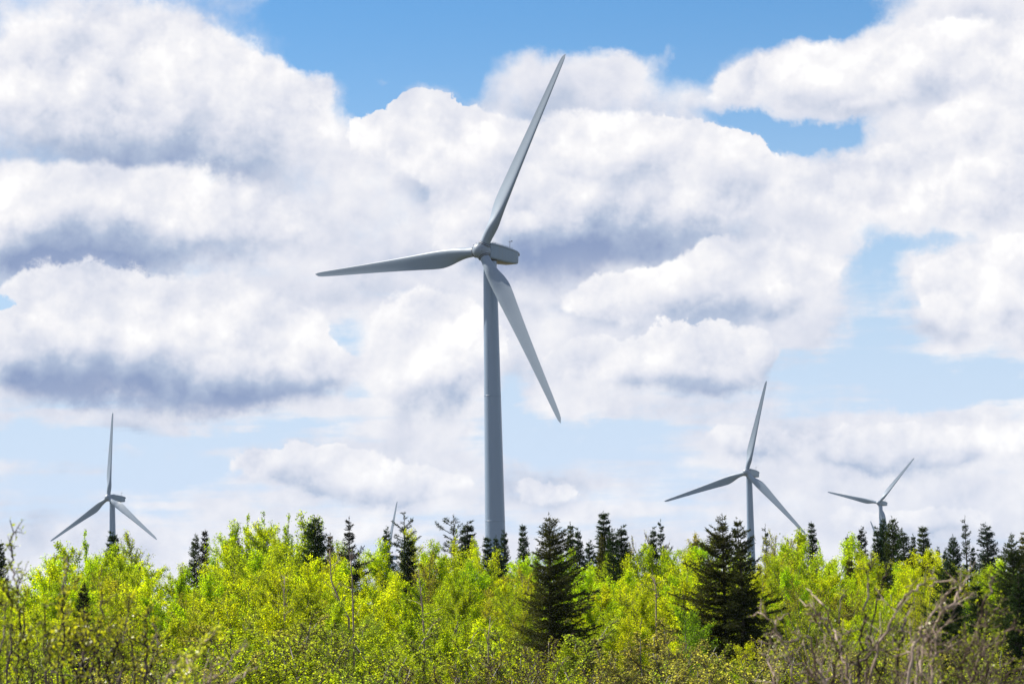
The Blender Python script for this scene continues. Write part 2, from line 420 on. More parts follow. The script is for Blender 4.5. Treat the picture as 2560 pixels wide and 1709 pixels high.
# ============================================================ terrain: verge under the camera, a dip, a wooded rise, then land falling to the wind farm
GY = [-500, -40, 0, 18, 26, 45, 70, 110, 155, 210, 400, 590, 900, 1500, 2200, 3000, 4200]
GZ = [-6, -2.2, -1.7, -1.9, -3.4, -5.3, -5.0, -4.6, -4.0, -4.6, -8.0, -9.0, -18, -22, -13, -20, -30]
def ground(x, y):
    z = np.interp(y, GY, GZ)
    far = np.clip((abs(y) - 200) / 600, 0, 1)
    return float(z + .22 * math.sin(x * .31 + 1.2) * math.cos(y * .23) * min(1, max(0, (y - 20) / 30)) + far * 2.5 * math.sin(x * .004 + 2) * math.cos(y * .003))
def build_ground():
    ys = np.unique(np.concatenate([np.linspace(-500, -100, 8), np.linspace(-80, 260, 90), np.geomspace(280, 4200, 40)]))
    xs = np.unique(np.concatenate([-np.geomspace(100, 3000, 20), np.linspace(-90, 90, 61), np.geomspace(100, 3000, 20)]))
    V = np.array([[x, y, ground(x, y)] for y in ys for x in xs]); nx = len(xs)
    F = np.array([[j * nx + i, j * nx + i + 1, (j + 1) * nx + i + 1, (j + 1) * nx + i] for j in range(len(ys) - 1) for i in range(nx - 1)])
    m = fast_mesh('ground', V, F, [ground_material()], smooth=True)
    o = bpy.data.objects.new('ground', m); C.objects.link(o); tag(o, kind='structure')
build_ground()

def build_haze():
    b = MB(); b.box((0, 1850, 42), (6100, 4800, 170))
    m, nt, out = material('thin_air')
    v = N(nt, 'ShaderNodeVolumePrincipled'); v.inputs['Color'].default_value = (.62, .78, 1, 1); v.inputs['Density'].default_value = .000032
    nt.links.new(v.outputs[0], out.inputs['Volume'])
    tag(b.build('haze', m), kind='stuff')
build_haze()

# ============================================================ wind turbines
RB = 44.0
def airfoil(n=26):
    t = np.linspace(0, 2 * math.pi, n, endpoint=False)
    return t
def make_blade_mesh():
    """blade along +Z, seen from upwind (-Y); trailing edge towards -X, built as lofted sections"""
    st = np.array([0, .02, .05, .09, .13, .17, .21, .27, .35, .45, .55, .65, .75, .84, .91, .955, .98, .993, 1.0])
    chord = np.interp(st, [0, .05, .10, .15, .20, .25, .35, .5, .7, .85, .95, .98, 1], [2.0, 2.05, 2.6, 3.4, 3.85, 3.8, 3.3, 2.65, 1.95, 1.5, 1.15, .85, .12])
    thick = np.interp(st, [0, .05, .12, .2, .35, .6, 1], [1.0, .97, .62, .33, .24, .19, .14])
    twist = np.interp(st, [0, .05, .15, .25, .45, .7, 1], [16, 16, 14, 10, 5, 2, 0])
    off = np.interp(st, [0, .05, .2, 1], [.5, .5, .34, .30])
    n = 48; rings = []
    s2 = np.concatenate([np.linspace(0, .96, 80), [.97, .98, .988, .994, .998, 1]])
    chord, thick, twist, off = (np.interp(s2, st, q) for q in (chord, thick, twist, off)); st = s2
    ker = np.array([1, 2, 3, 2, 1]) / 9.0
    sm = lambda q: np.concatenate([q[:2], np.convolve(q, ker, 'valid'), q[-2:]])
    chord[:80], thick[:80], twist[:80], off[:80] = sm(chord[:80]), sm(thick[:80]), sm(twist[:80]), sm(off[:80])
    for s, c, tk, tw, of in zip(st, chord, thick, twist, off):
        u = np.linspace(0, 2 * math.pi, n, endpoint=False)
        circ_x, circ_y = -np.cos(u) * .5, np.sin(u) * .5
        xx = (1 + np.cos(u)) / 2                                  # 1 trailing .. 0 leading
        yt = 5 * (.2969 * np.sqrt(xx + 1e-9) - .126 * xx - .3516 * xx ** 2 + .2843 * xx ** 3 - .1015 * xx ** 4) * tk
        camber = .05 * 4 * xx * (1 - xx)
        ay = np.sign(np.sin(u)) * yt + camber
        w = np.clip((.16 - s) / .13, 0, 1); w = w * w * (3 - 2 * w)
        px = -(xx - of) * c                                      # trailing edge towards -X
        pcx = np.cos(u) * -.5 * c; pcy = np.sin(u) * .5 * c
        X = px * (1 - w) + pcx * w; Y = ay * c * (1 - w) + pcy * w
        a = math.radians(tw)
        Xr = X * math.cos(a) + Y * math.sin(a); Yr = -X * math.sin(a) + Y * math.cos(a)
        sweep = -.2 * max(0, s - .3) ** 2                        # slight pre-bend upwind
        rings.append(np.stack([Xr, Yr + sweep, np.full(n, 1.15 + s * (RB - 1.15))], 1))
    b = MB(); b.ring_loft(rings); return b.mesh('blade', True)
BLADE = make_blade_mesh(); BLADE.materials.append(M_BLADE)

def superellipse(n, a, b, e, cx=0, cz=0):
    t = np.linspace(0, 2 * math.pi, n, endpoint=False)
    return np.stack([cx + a * np.sign(np.cos(t)) * abs(np.cos(t)) ** (2 / e), cz + b * np.sign(np.sin(t)) * abs(np.sin(t)) ** (2 / e)], 1)

def make_turbine(hubpx, dist, yaw, phase, label, detail=True, tower_top=2.8, tower_bot=4.75, over=2.75, scale=1.0):
    hub = np.array(at(*hubpx, dist)); tilt = math.radians(6)
    back = np.array([math.sin(yaw), math.cos(yaw), 0]); base = hub + back * over
    gz = ground(base[0], base[1])
    root = empty('wind_turbine', (base[0], base[1], gz - .3), -yaw)
    tag(root, label, 'wind turbine', 'white wind turbines standing behind the trees')
    zh = hub[2] - (gz - .3)                                        # hub height above the base
    ztop = zh - 1.75
    # tower: rolled cans with faint flange lines
    b = MB(); k = 48; ang = np.arange(k) * 2 * math.pi / k; rings = []
    nseg = 26
    rad = lambda z: (tower_bot + (tower_top - tower_bot) * (z / ztop)) / 2
    for z in np.linspace(0, ztop, nseg): rings.append(np.stack([np.cos(ang) * rad(z), np.sin(ang) * rad(z), np.full(k, z)], 1))
    b.ring_loft(rings); tw = b.build('tower', M_TOWER, root, True); sharpen(tw, 60)
    if detail:
        for z in (ztop * .31, ztop * .64):
            b = MB(); b.ring_loft([np.stack([np.cos(ang) * (rad(z) + d), np.sin(ang) * (rad(z) + d), np.full(k, z + h)], 1) for h, d in ((-.09, 0), (-.08, .022), (.08, .022), (.09, 0))], False, False)
            b.build('flange', M_TOWER, tw, True)
        for z in np.arange(3, ztop - 2, 2.75):                     # weld seams of the cans
            b = MB(); b.ring_loft([np.stack([np.cos(ang) * (rad(z) + d), np.sin(ang) * (rad(z) + d), np.full(k, z + h)], 1) for h, d in ((-.03, 0), (0, .012), (.03, 0))], False, False)
            b.build('weld_seam', M_TOWER, tw, True)
        b = MB(); b.ring_loft([np.stack([np.cos(ang) * r, np.sin(ang) * r, np.full(k, z)], 1) for r, z in ((tower_top / 2 + .05, ztop - .25), (tower_top / 2 + .22, ztop), (tower_top / 2 + .22, ztop + .25))])
        b.build('yaw_ring', M_DARK, root, True)
    # nacelle in local frame: hub side is -Y
    hz = zh
    T = Matrix.Rotation(math.radians(-3.5), 3, 'X')
    def nac_ring(y, w, zb, zt, e=11, n=48):
        s = superellipse(n, w / 2, (zt - zb) / 2, e, 0, (zt + zb) / 2)
        return np.stack([s[:, 0], np.full(n, y), s[:, 1]], 1)
    y0 = -over + .95; L = 9.7
    prof = [(0, 3.0, -1.55, 1.25), (.15, 3.3, -1.72, 1.42), (2.0, 3.42, -1.72, 1.52), (5.0, 3.4, -1.76, 1.50), (7.6, 3.3, -1.60, 1.38), (9.1, 3.25, -1.50, 1.28), (9.5, 3.2, -1.42, 1.2), (L, 3.0, -1.25, 1.0)]
    R6 = np.array(Matrix.Rotation(math.radians(-4.5), 3, 'X'))
    rot = lambda v: (np.asarray(v) @ R6.T) + np.array([0, 0, hz])
    b = MB(); b.ring_loft([rot(nac_ring(y0 + y, w, zb, zt)) for y, w, zb, zt in prof])
    nac = b.build('nacelle', M_NAC, root, True); sharpen(nac, 40)
    # roof lid with a lip proud of the body
    lid = [(-.02, 3.1, .92, 1.42), (.2, 3.44, .98, 1.52), (2.0, 3.54, 1.05, 1.64), (5.0, 3.52, 1.02, 1.62), (7.6, 3.42, .88, 1.50), (9.3, 3.24, .70, 1.34), (9.95, 3.05, .58, 1.16), (10.25, 2.85, .35, .95)]
    b = MB(); b.ring_loft([rot(nac_ring(y0 + y, w, zb, zt, 5)) for y, w, zb, zt in lid])
    ld = b.build('roof_lid', M_NAC, nac, True); sharpen(ld, 40)
    # greasy belly tray
    b = MB(); b.ring_loft([rot(nac_ring(y0 + y, w, zb, zt, 4)) for y, w, zb, zt in [(.3, 2.4, -1.74, -1.5), (2.2, 2.9, -1.88, -1.65), (5.2, 2.9, -1.90, -1.7), (8.2, 2.4, -1.62, -1.4)]])
    b.build('belly_tray', M_GREASE, nac, True)
    # roof rail, hatch, wind mast
    b = MB(); rail = [(-1.0, y0 + 1.4, 1.62), (-1.0, y0 + 1.4, 1.95), (-1.05, y0 + 8.2, 1.80), (-1.05, y0 + 8.2, 1.45)]
    for sx in (1, -1): b.tube([rot((sx * x, y, z)) for x, y, z in rail], .035, 5)
    for yy in (3.1, 4.8, 6.5):
        for sx in (1, -1): b.tube([rot((sx * 1.02, y0 + yy, 1.55)), rot((sx * 1.02, y0 + yy, 1.9))], .03, 5)
    b.build('roof_rail', M_STEEL, nac)
    b = MB(); b.box(rot((.4, y0 + 1.9, 1.72)), (1.1, 1.5, .22)); b.build('roof_hatch', M_NAC, nac)
    ms = MB(); my = y0 + 7.4
    ms.tube([rot((.9, my, 1.35)), rot((.9, my, 3.15))], .05, 6); ms.tube([rot((.9, my, 3.15)), rot((.9, my, 4.1))], .018, 5)
    mast = ms.build('wind_mast', M_STEEL, nac)
    b = MB(); b.tube([rot((.55, my, 2.95)), rot((1.25, my, 2.95))], .03, 5)
    for a in range(3):
        an = a * 2.09; b.tube([rot((.55 + .13 * math.cos(an), my + .13 * math.sin(an), 3.12)), rot((.55 + .22 * math.cos(an), my + .22 * math.sin(an), 3.12))], (.02, .07), 6)
    b.box(rot((1.25, my + .15, 3.1)), (.03, .45, .22)); b.build('anemometer', M_STEEL, mast)
    # rotor: everything in a frame tilted back by 6 degrees at the hub centre, local -Y is upwind
    Rt = np.array(Matrix.Rotation(-tilt, 3, 'X')); hc = np.array([0, -over, hz])
    tr = lambda v: np.asarray(v) @ Rt.T + hc
    n = 36; an = np.arange(n) * 2 * math.pi / n
    prof = [(-2.05, .02), (-2.0, .45), (-1.8, .95), (-1.4, 1.38), (-.9, 1.62), (-.3, 1.72), (.5, 1.72), (.95, 1.62), (1.25, 1.5)]
    b = MB(); b.ring_loft([tr(np.stack([r * np.cos(an), np.full(n, y), r * np.sin(an)], 1)) for y, r in prof])
    hubo = b.build('hub', M_HUB, root, True); sharpen(hubo, 50)
    if detail:
        b = MB()
        for i in range(12):
            t = i * math.pi / 6 + .2; b.tube([tr((1.33 * math.cos(t), -1.5, 1.33 * math.sin(t))), tr((1.36 * math.cos(t), -1.62, 1.36 * math.sin(t)))], .07, 6)
        tag(b.build('bolts', M_DARK, hubo), kind='stuff')
        b = MB(); b.ring_loft([tr(np.stack([r * np.cos(an), np.full(n, y), r * np.sin(an)], 1)) for y, r in ((1.2, 1.35), (1.2, 1.56), (1.32, 1.56), (1.32, 1.35))], False, False)
        b.build('hub_seam', M_DARK, hubo, True)
    for kk in range(3):
        th = phase + kk * 2 * math.pi / 3
        # local X seen from upwind: the local frame looks down +Y with X to the right
        Rb = np.array(Matrix.Rotation(th, 3, 'Y'))
        cone = np.array(Matrix.Rotation(math.radians(2), 3, 'X'))
        Mx = Rt @ Rb @ cone
        bo = bpy.data.objects.new('blade', BLADE); C.objects.link(bo); bo.parent = root
        M4 = Matrix(Mx.tolist()).to_4x4(); M4.translation = Vector(hc)
        bo.matrix_local = M4
        # collar where the blade leaves the hub, with its dark rubber seal
        a2 = np.arange(32) * 2 * math.pi / 32
        col = lambda pr: [(np.stack([r * np.cos(a2), r * np.sin(a2), np.full(32, z)], 1) @ Mx.T) + hc for r, z in pr]
        b = MB(); b.ring_loft(col([(1.22, .9), (1.24, 1.55), (1.18, 1.72), (1.02, 1.76)]), False, True); b.build('blade_collar', M_HUB, root, True)
        if detail:
            b = MB(); b.ring_loft(col([(1.25, 1.50), (1.29, 1.53), (1.29, 1.60), (1.22, 1.64)]), False, False); b.build('seal_ring', M_DARK, root, True)
            b = MB(); b.ring_loft(col([(1.0, 1.77), (1.05, 1.80), (1.05, 1.88), (.98, 1.9)]), False, False); b.build('seal_ring', M_DARK, root, True)
    return root

make_turbine((1204, 627), 583, math.radians(37.1), math.radians(28.1), 'largest white wind turbine, nearest, rising tall at the centre of the photo')
make_turbine((271, 1243.8), 1456, math.radians(36.7), math.radians(1.06), 'small white wind turbine far left with one blade pointing straight up', False)
make_turbine((1866, 1180.5), 1333, math.radians(30.5), math.radians(13.8), 'mid-sized white wind turbine right of centre behind the twin-topped spruce', False)
make_turbine((2197, 1256.5), 2125, math.radians(35.3), math.radians(42.9), 'distant small wind turbine on the right with its tower among dark spruces', False)
make_turbine((968, 1392), 2210, math.radians(37), math.radians(11.5), 'hidden distant wind turbine showing one thin blade left of the main tower', False)
make_turbine((2228, 1425), 2260, math.radians(36), math.radians(-25), 'hidden distant wind turbine showing only a blade tip beside the far right tower', False)

# ============================================================ broadleaf trees: skeleton of stems and twigs, leaves set along the twigs
def grow(g, H, nstem, lean, crown_lo, spread, asc, levels=3, twig_n=5, wig=.1, nb=22):
    """returns trunk polylines and twig segments for a tree of height H"""
    trunks, segs, tips = [], [], []            # segs: (a, b, ra, rb)
    for s in range(nstem):
        az_ = g.uniform(0, 6.283) if nstem > 1 else 0
        ln = g.uniform(.4, 1) * lean if nstem > 1 else g.uniform(0, .3) * lean
        h = H * (1 if s == 0 else g.uniform(.72, .97))
        n = 9; P_ = [np.zeros(3)]; d = np.array([math.cos(az_) * ln, math.sin(az_) * ln, 1.0])
        for i in range(n):
            d = d + g.normal(size=3) * wig * np.array([1, 1, .2]); d[2] = abs(d[2]); d[:2] *= .94
            dd = d / np.linalg.norm(d); P_.append(P_[-1] + dd * h / n)
        P_ = np.array(P_); P_[:, 2] *= h / P_[-1, 2]
        r0 = .011 * h * (1.0 if nstem == 1 else .75)
        rad = r0 * (1 - np.linspace(0, 1, n + 1)) ** .8 + .006
        trunks.append((P_, rad))
        m = nb if nstem == 1 else int(nb * 1.5 / nstem) + 3
        for j in range(m):
            u = crown_lo + (1 - crown_lo) * ((j + g.uniform(0, 1)) / m)
            f = u * n; i0 = min(int(f), n - 1); p = P_[i0] + (P_[i0 + 1] - P_[i0]) * (f - i0)
            uu = (u - crown_lo) / (1 - crown_lo)
            prof = (math.sin(math.pi * min(1, .18 + uu * .72)) ** .7) * (1 - .25 * uu) + .06
            L = spread * h * prof * g.uniform(.65, 1.2)
            a = g.uniform(0, 6.283)
            if nstem > 1: a = az_ + g.normal() * 1.3
            up = asc + .6 * uu + g.normal() * .12
            d = np.array([math.cos(a), math.sin(a), up]); d /= np.linalg.norm(d)
            ns_ = 5; q = p.copy(); rr = max(.012, rad[i0] * .45)
            for t in range(ns_):
                d2 = d + g.normal(size=3) * .16 + np.array([0, 0, .09]); d2 /= np.linalg.norm(d2); d = d2
                q2 = q + d * L / ns_; ra = rr * (1 - t / ns_) + .004; rb = rr * (1 - (t + 1) / ns_) + .004
                segs.append((q, q2, ra, rb))
                for w in range(twig_n if t else 2):
                    tw = d * .7 + g.normal(size=3) * .55 + np.array([0, 0, .25]); tw /= np.linalg.norm(tw)
                    tl = L * g.uniform(.16, .38) * (1.15 - .5 * t / ns_); o = q + (q2 - q) * g.uniform(0, 1)
                    e1 = o + tw * tl * .55; tw2 = tw + g.normal(size=3) * .25; tw2 /= np.linalg.norm(tw2); e2 = e1 + tw2 * tl * .55
                    segs.append((o, e1, .006, .0045)); segs.append((e1, e2, .0045, .003))
                    tips.append((o, e1)); tips.append((e1, e2))
                    if levels > 2:
                        for _ in range(2):
                            t3 = tw * .5 + g.normal(size=3) * .6; t3 /= np.linalg.norm(t3)
                            o3 = e1 + (e2 - e1) * g.uniform(-.5, .9); e3 = o3 + t3 * tl * .38
                            segs.append((o3, e3, .004, .003)); tips.append((o3, e3))
                q = q2
            tips.append((q - d * L / ns_, q))
    return trunks, segs, tips

def broadleaf(seed, H=6.0, nstem=1, lean=.35, lo=.22, spread=.27, asc=.55, nleaf=9000, ls=.075, twig_n=5, levels=3, nb=22, jitter=.06, wig=.1, off=.8):
    g = np.random.default_rng(seed)
    trunks, segs, tips = grow(g, H, nstem, lean, lo, spread, asc, levels, twig_n, wig, nb)
    tb = MB()
    for P_, rad in trunks: tb.tube(P_ - np.array([0, 0, .25 if P_[0, 2] == 0 else 0]) * (np.arange(len(P_)) == 0)[:, None], rad, 6)
    a = np.array([s[0] for s in segs]); b = np.array([s[1] for s in segs])
    tv = prisms(a, b, np.array([s[2] for s in segs]), np.array([s[3] for s in segs]))
    ta = np.array([t[0] for t in tips]); tb2 = np.array([t[1] for t in tips])
    w = np.linalg.norm(tb2 - ta, axis=1); w /= w.sum()
    # leafiness varies by clump so that the crown has dense and open places
    dens = .55 + .9 * g.random(len(w)) ** 1.5; w = w * dens; w /= w.sum()
    idx = g.choice(len(w), nleaf, p=w)
    pos = ta[idx] + (tb2[idx] - ta[idx]) * g.random((nleaf, 1)) + g.normal(size=(nleaf, 3)) * jitter
    lv = leaves(pos, ls, ls * off, g)
    trunk_mesh = tb.mesh('trunk', True); trunk_mesh.materials.append(M_GREYBARK)
    twig_mesh = fast_mesh('branches', tv[0], tv[1], [M_TWIG])
    leaf_mesh = fast_mesh('leaves', lv[0], lv[1], [M_LEAF])
    H = max(H * .97, float(np.quantile(lv[0][:, 2], .985)))
    return dict(H=H, parts=[('trunk', trunk_mesh, None), ('branches', twig_mesh, 'stuff'), ('leaves', leaf_mesh, 'stuff')])

def tris_report(tag_, V):
    pass

TREES = {
 'birch': [broadleaf(100 + i, 6.0, nstem=[1, 2, 3, 2, 1][i], lean=.38, lo=.14, spread=.34, asc=.42, nleaf=21000, ls=.066, nb=30) for i in range(5)],
 'round': [broadleaf(200 + i, 5.5, nstem=[3, 4, 2][i], lean=.6, lo=.12, spread=.33, asc=.35, nleaf=20000, ls=.076, nb=30) for i in range(3)],
 'sparse': [broadleaf(300 + i, 6.5, nstem=[2, 1, 3][i], lean=.28, lo=.22, spread=.24, asc=.8, nleaf=6500, ls=.07, nb=28) for i in range(3)],
 'wispy': [broadleaf(400 + i, 7.0, nstem=[4, 3][i], lean=.22, lo=.3, spread=.10, asc=1.3, nleaf=3000, ls=.09, nb=26, levels=2) for i in range(2)],
 'shrub': [broadleaf(500 + i, 3.4, nstem=[6, 8, 7][i], lean=.8, lo=.12, spread=.28, asc=.9, nleaf=7000, ls=.055, nb=34, jitter=.04, wig=.13) for i in range(3)],
 'bare_shrub': [broadleaf(600 + i, 3.2, nstem=[8, 9][i], lean=.8, lo=.12, spread=.27, asc=.9, nleaf=3200, ls=.045, nb=34, jitter=.03, wig=.14) for i in range(2)],
}

# ============================================================ conifers
def conifer(seed, H=7.0, wid=.17, nwh=30, perw=6, tw_n=10, needles=9, droop=.0, tip=.08, sweep=(0, 0), lo=.06, ragged=.15, nl=.10, nw=.022, power=.85, tuft=False, shape=None, skip=0):
    """trunk with whorls of boughs; every bough carries side twigs and every twig thin needle sprays"""
    g = np.random.default_rng(seed)
    tb = MB(); zs = np.linspace(0, H, 12); bend = g.normal(size=2) * .012
    cx = lambda z: np.array([bend[0] * z * math.sin(z * .5), bend[1] * z * math.sin(z * .4 + 1)])
    tb.tube(np.array([[*cx(z), z - (.3 if z == 0 else 0)] for z in zs]), .016 * H * (1 - zs / H) ** .9 + .008, 7)
    sa, sb, sr = [], [], []; na, nb_ = [], []
    for wv in range(nwh):
        u = lo + (1 - lo) * (wv + g.uniform(-.45, .45)) / nwh; u = min(max(u, lo), .985)
        z = u * H; rel = (1 - u) / (1 - lo)
        if shape: Lb = np.interp(u, *shape) * H
        else: Lb = wid * H * (rel ** power) + tip
        k = perw if u < .9 else max(3, perw - 2)
        a0_ = g.uniform(0, 6.283)
        for j in range(k):
            if g.random() < (.25 if tuft else skip): continue
            a = a0_ + j * 6.283 / k + g.normal() * .25
            L = Lb * (1 + ragged * g.normal()) * (1 + sweep[0] * math.cos(a - sweep[1]))
            L = max(L, .05)
            up = (.55 * (u ** 2.2) - .12 - droop * (1 - u)) + g.normal() * .08
            d = np.array([math.cos(a), math.sin(a), up]); d /= np.linalg.norm(d)
            p = np.array([*cx(z), z + g.normal() * .5 * H / nwh]); ns_ = 4
            for t in range(ns_):
                d = d + np.array([0, 0, .10]) + g.normal(size=3) * .05; d /= np.linalg.norm(d)
                q = p + d * L / ns_
                sa.append(p); sb.append(q); sr.append(.018 * (1 - t / ns_) * (L + .2) / 1.2 + .004)
                side = np.cross(d, [0, 0, 1.]); side /= np.linalg.norm(side)
                m = max(2, int(round(tw_n * L / ns_ / .35)))
                if tuft and t < 2: m = 0
                for w in range(m):
                    f = (w + g.random()) / m; o = p + (q - p) * f; along = (t + f) / ns_
                    s_ = 1 if (w % 2) else -1
                    tl = (.42 * L * (1 - along) + .10) * g.uniform(.6, 1.1)
                    td = d * .75 + side * s_ * .85 + np.array([0, 0, g.normal() * .16 - .06]); td /= np.linalg.norm(td)
                    na.append(o); nb_.append(o + td * tl); sa.append(o); sb.append(o + td * tl); sr.append(.004)
                na.append(p); nb_.append(q)
                p = q
    # leader shoot
    na.append(np.array([*cx(H), H * .97])); nb_.append(np.array([*cx(H), H * 1.02]))
    na = np.array(na); nb_ = np.array(nb_); ln = np.linalg.norm(nb_ - na, axis=1)
    cnt = np.maximum(2, np.round(needles * ln / .3)).astype(int); idx = np.repeat(np.arange(len(na)), cnt); n = len(idx)
    dirs = (nb_ - na) / (ln[:, None] + 1e-9)
    pos = na[idx] + (nb_[idx] - na[idx]) * g.random((n, 1))
    lv = leaves(pos, nl, nw, g, dirs[idx] * 1.5, .75)
    bv = prisms(np.array(sa), np.array(sb), np.array(sr), np.array(sr) * .6)
    tm = tb.mesh('trunk', True); tm.materials.append(M_CONBARK)
    bm_ = fast_mesh('boughs', bv[0], bv[1], [M_CONBARK]); lm = fast_mesh('needles', lv[0], lv[1], [M_NEEDLE])
    return dict(H=H, parts=[('trunk', tm, None), ('boughs', bm_, 'stuff'), ('needles', lm, 'stuff')])

TREES.update({
 'bigspruce': [conifer(11, 7.3, wid=.235, nwh=36, perw=8, tw_n=6.5, needles=11, skip=.2, droop=.05, sweep=(.22, -.2), lo=.08, ragged=.26, nl=.11, nw=.026, power=.62, shape=([0, .1, .3, .5, .7, .82, .92, 1], [.30, .29, .24, .19, .13, .095, .06, .01])),
               conifer(12, 7.2, wid=.22, nwh=36, perw=8, tw_n=6.5, needles=11, skip=.2, droop=.12, sweep=(.3, 3.1), lo=.08, ragged=.28, nl=.11, nw=.026, shape=([0, .1, .3, .5, .7, .82, .92, 1], [.30, .27, .22, .18, .13, .11, .05, .01])),
               conifer(13, 7.2, wid=.22, nwh=36, perw=8, tw_n=6.5, needles=11, skip=.2, droop=.12, sweep=(.3, 0), lo=.08, ragged=.26, nl=.11, nw=.026, shape=([0, .1, .3, .5, .7, .82, .92, 1], [.28, .26, .20, .16, .10, .08, .05, .01]))],
 'spruce': [conifer(20 + i, 7.0, wid=[.16, .13, .19, .15][i], nwh=[44, 46, 42, 48][i], perw=6, tw_n=5.5, needles=9, droop=[.1, .02, .12, .2][i], nl=.12, nw=.03, ragged=.14) for i in range(4)],
 'column': [conifer(31, 6.5, nwh=34, perw=7, tw_n=7, needles=9, nl=.12, nw=.032, shape=([0, .3, .6, .85, .95, 1], [.11, .105, .095, .075, .04, .005]))],
 'pine': [conifer(41, 7.0, nwh=17, perw=5, tw_n=9, needles=14, nl=.13, nw=.022, tuft=True, ragged=.3, lo=.35, shape=([0, .35, .5, .62, .8, .93, 1], [.05, .10, .05, .12, .13, .10, .03])),
          conifer(42, 7.0, nwh=22, perw=6, tw_n=8, needles=12, nl=.13, nw=.024, tuft=True, ragged=.25, lo=.25, shape=([0, .3, .5, .8, .93, 1], [.12, .12, .11, .10, .07, .02]))],
 'candle': [conifer(51, 7.0, nwh=24, perw=5, tw_n=6, needles=9, nl=.12, nw=.03, ragged=.25, shape=([0, .3, .5, .58, .62, .85, .95, 1], [.13, .12, .09, .035, .05, .04, .025, .004])),
            conifer(52, 7.0, nwh=24, perw=6, tw_n=8, needles=9, nl=.12, nw=.03, ragged=.2, shape=([0, .5, .62, .72, .8, .9, 1], [.13, .12, .13, .10, .045, .03, .004]))],
})

def place(kind, vi, px, py, dist, color, label, name, cat, group, widen=1.0, rz=None, lean=(0, 0)):
    T_ = TREES[kind][vi % len(TREES[kind])]
    p = at(px, py, dist); gz = ground(p.x, p.y); h = max(.8, p.z - gz)
    s = h / T_['H']; sw = s * widen
    root = empty(name, (p.x, p.y, gz), R.uniform(0, 6.283) if rz is None else rz)
    root.rotation_euler[0] = lean[0]; root.rotation_euler[1] = lean[1]
    root.scale = (sw, sw, s)
    tag(root, label, cat, group)
    for pn, me, kd in T_['parts']:
        o = bpy.data.objects.new(pn, me); C.objects.link(o); o.parent = root
        o.color = (*color, 1)
        if kd: o['kind'] = kd
    return root

SPR_D = (.024, .050, .012); SPR_M = (.042, .068, .012); SPR_O = (.085, .088, .016)
W2 = lambda w_px, h_px, base_ratio: (w_px / h_px) / base_ratio
SKY_G = 'dark conifers standing up along the treeline'
def con(kind, vi, px, py, dist, label, col=SPR_D, widen=1.0, **k):
    return place(kind, vi, px, py, dist, col, label, 'spruce_tree' if kind != 'pine' else 'pine_tree', 'spruce' if kind != 'pine' else 'pine', SKY_G, widen, **k)

# ============================================================ conifers along the treeline and among the birches
con('spruce', 0, 2, 1357, 150, 'dark spruce cut by the left edge of the photo', widen=.8)
con('spruce', 1, 283, 1334, 158, 'bushy dark spruce standing right below the far left turbine tower', widen=1.35)
con('spruce', 2, 487, 1340, 156, 'left and lower tree of the dark spruce pair right of the far left turbine', SPR_M, .8)
con('spruce', 3, 512, 1329, 155, 'right and taller tree of the dark spruce pair right of the far left turbine', (.03, .03, .02), .75)
con('spruce', 2, 585, 1330, 160, 'dark spruce half hidden by tall wispy young poplars', SPR_M, 1.1)
con('column', 0, 787, 1294, 145, 'dense narrow column-shaped dark conifer left of the half hidden blade')
con('candle', 1, 872, 1298, 146, 'ragged spruce with a thin spiky tip above a dark bushy body', (.025, .03, .022), 1.0)
con('spruce', 0, 826, 1339, 154, 'small brownish spruce tip just left of the spiky ragged spruce', (.10, .08, .03), .8)
con('spruce', 2, 965, 1321, 158, 'small pointed spruce touching the thin half hidden turbine blade', SPR_D, .75)
con('pine', 1, 1009, 1290, 153, 'dark open-crowned pine just right of the half hidden turbine blade', (.03, .045, .02), .9)
con('column', 0, 1019, 1339, 138, 'short dark spruce in front of the open-crowned pine', (.018, .035, .012), .8)
con('pine', 0, 1134, 1294, 152, 'thin pine with bare trunk and tufted top left of the main tower', (.03, .05, .022), .85)
con('spruce', 1, 1166, 1309, 150, 'wide loose spruce beside the thin tufted pine', (.03, .048, .025), 1.5)
con('spruce', 3, 1218, 1345, 150, 'leftmost of three small spruces at the foot of the main tower', SPR_D, 1.0)
con('spruce', 0, 1242, 1345, 152, 'middle of three small spruces at the foot of the main tower', SPR_D, .75)
con('spruce', 2, 1260, 1329, 153, 'rightmost and tallest of three small spruces at the main tower', SPR_D, .7)
con('spruce', 3, 1307, 1315, 150, 'slim spruce between the main tower and the large wide spruce', SPR_D, .8)
con('spruce', 0, 1426, 1313, 152, 'slim spruce just right of the large wide spruce', SPR_D, .75)
con('spruce', 1, 1447, 1325, 150, 'second slim spruce right of the large wide spruce', SPR_D, .85)
con('spruce', 2, 1472, 1354, 154, 'low dark spruce left of the tallest treeline spruce', SPR_D, .9)
con('spruce', 3, 1509, 1285, 151, 'tallest spruce of the treeline cluster right of the main tower', SPR_D, 1.15)
con('spruce', 0, 1503, 1342, 146, 'olive tinted spruce in front of the tallest treeline spruce', SPR_O, .7)
con('spruce', 2, 1530, 1326, 138, 'dark spruce reaching lowest in the cluster right of the main tower', SPR_D, .9)
con('spruce', 1, 1552, 1319, 150, 'rightmost spruce of the tall cluster right of the main tower', SPR_D, 1.35)
con('spruce', 1, 1630, 1323, 152, 'left shorter one of two slim spruces midway to the twin-topped spruce', SPR_D, .85)
con('candle', 1, 1651, 1304, 154, 'right taller one of two slim spruces midway to the twin-topped spruce', SPR_D, .8)
con('spruce', 0, 1733, 1356, 150, 'small yellowish olive young conifer left of the twin-topped spruce', (.2, .2, .03), .9)
con('candle', 0, 1914, 1318, 158, 'tiny pointed spruce under the right turbine rotor', SPR_D, .7)
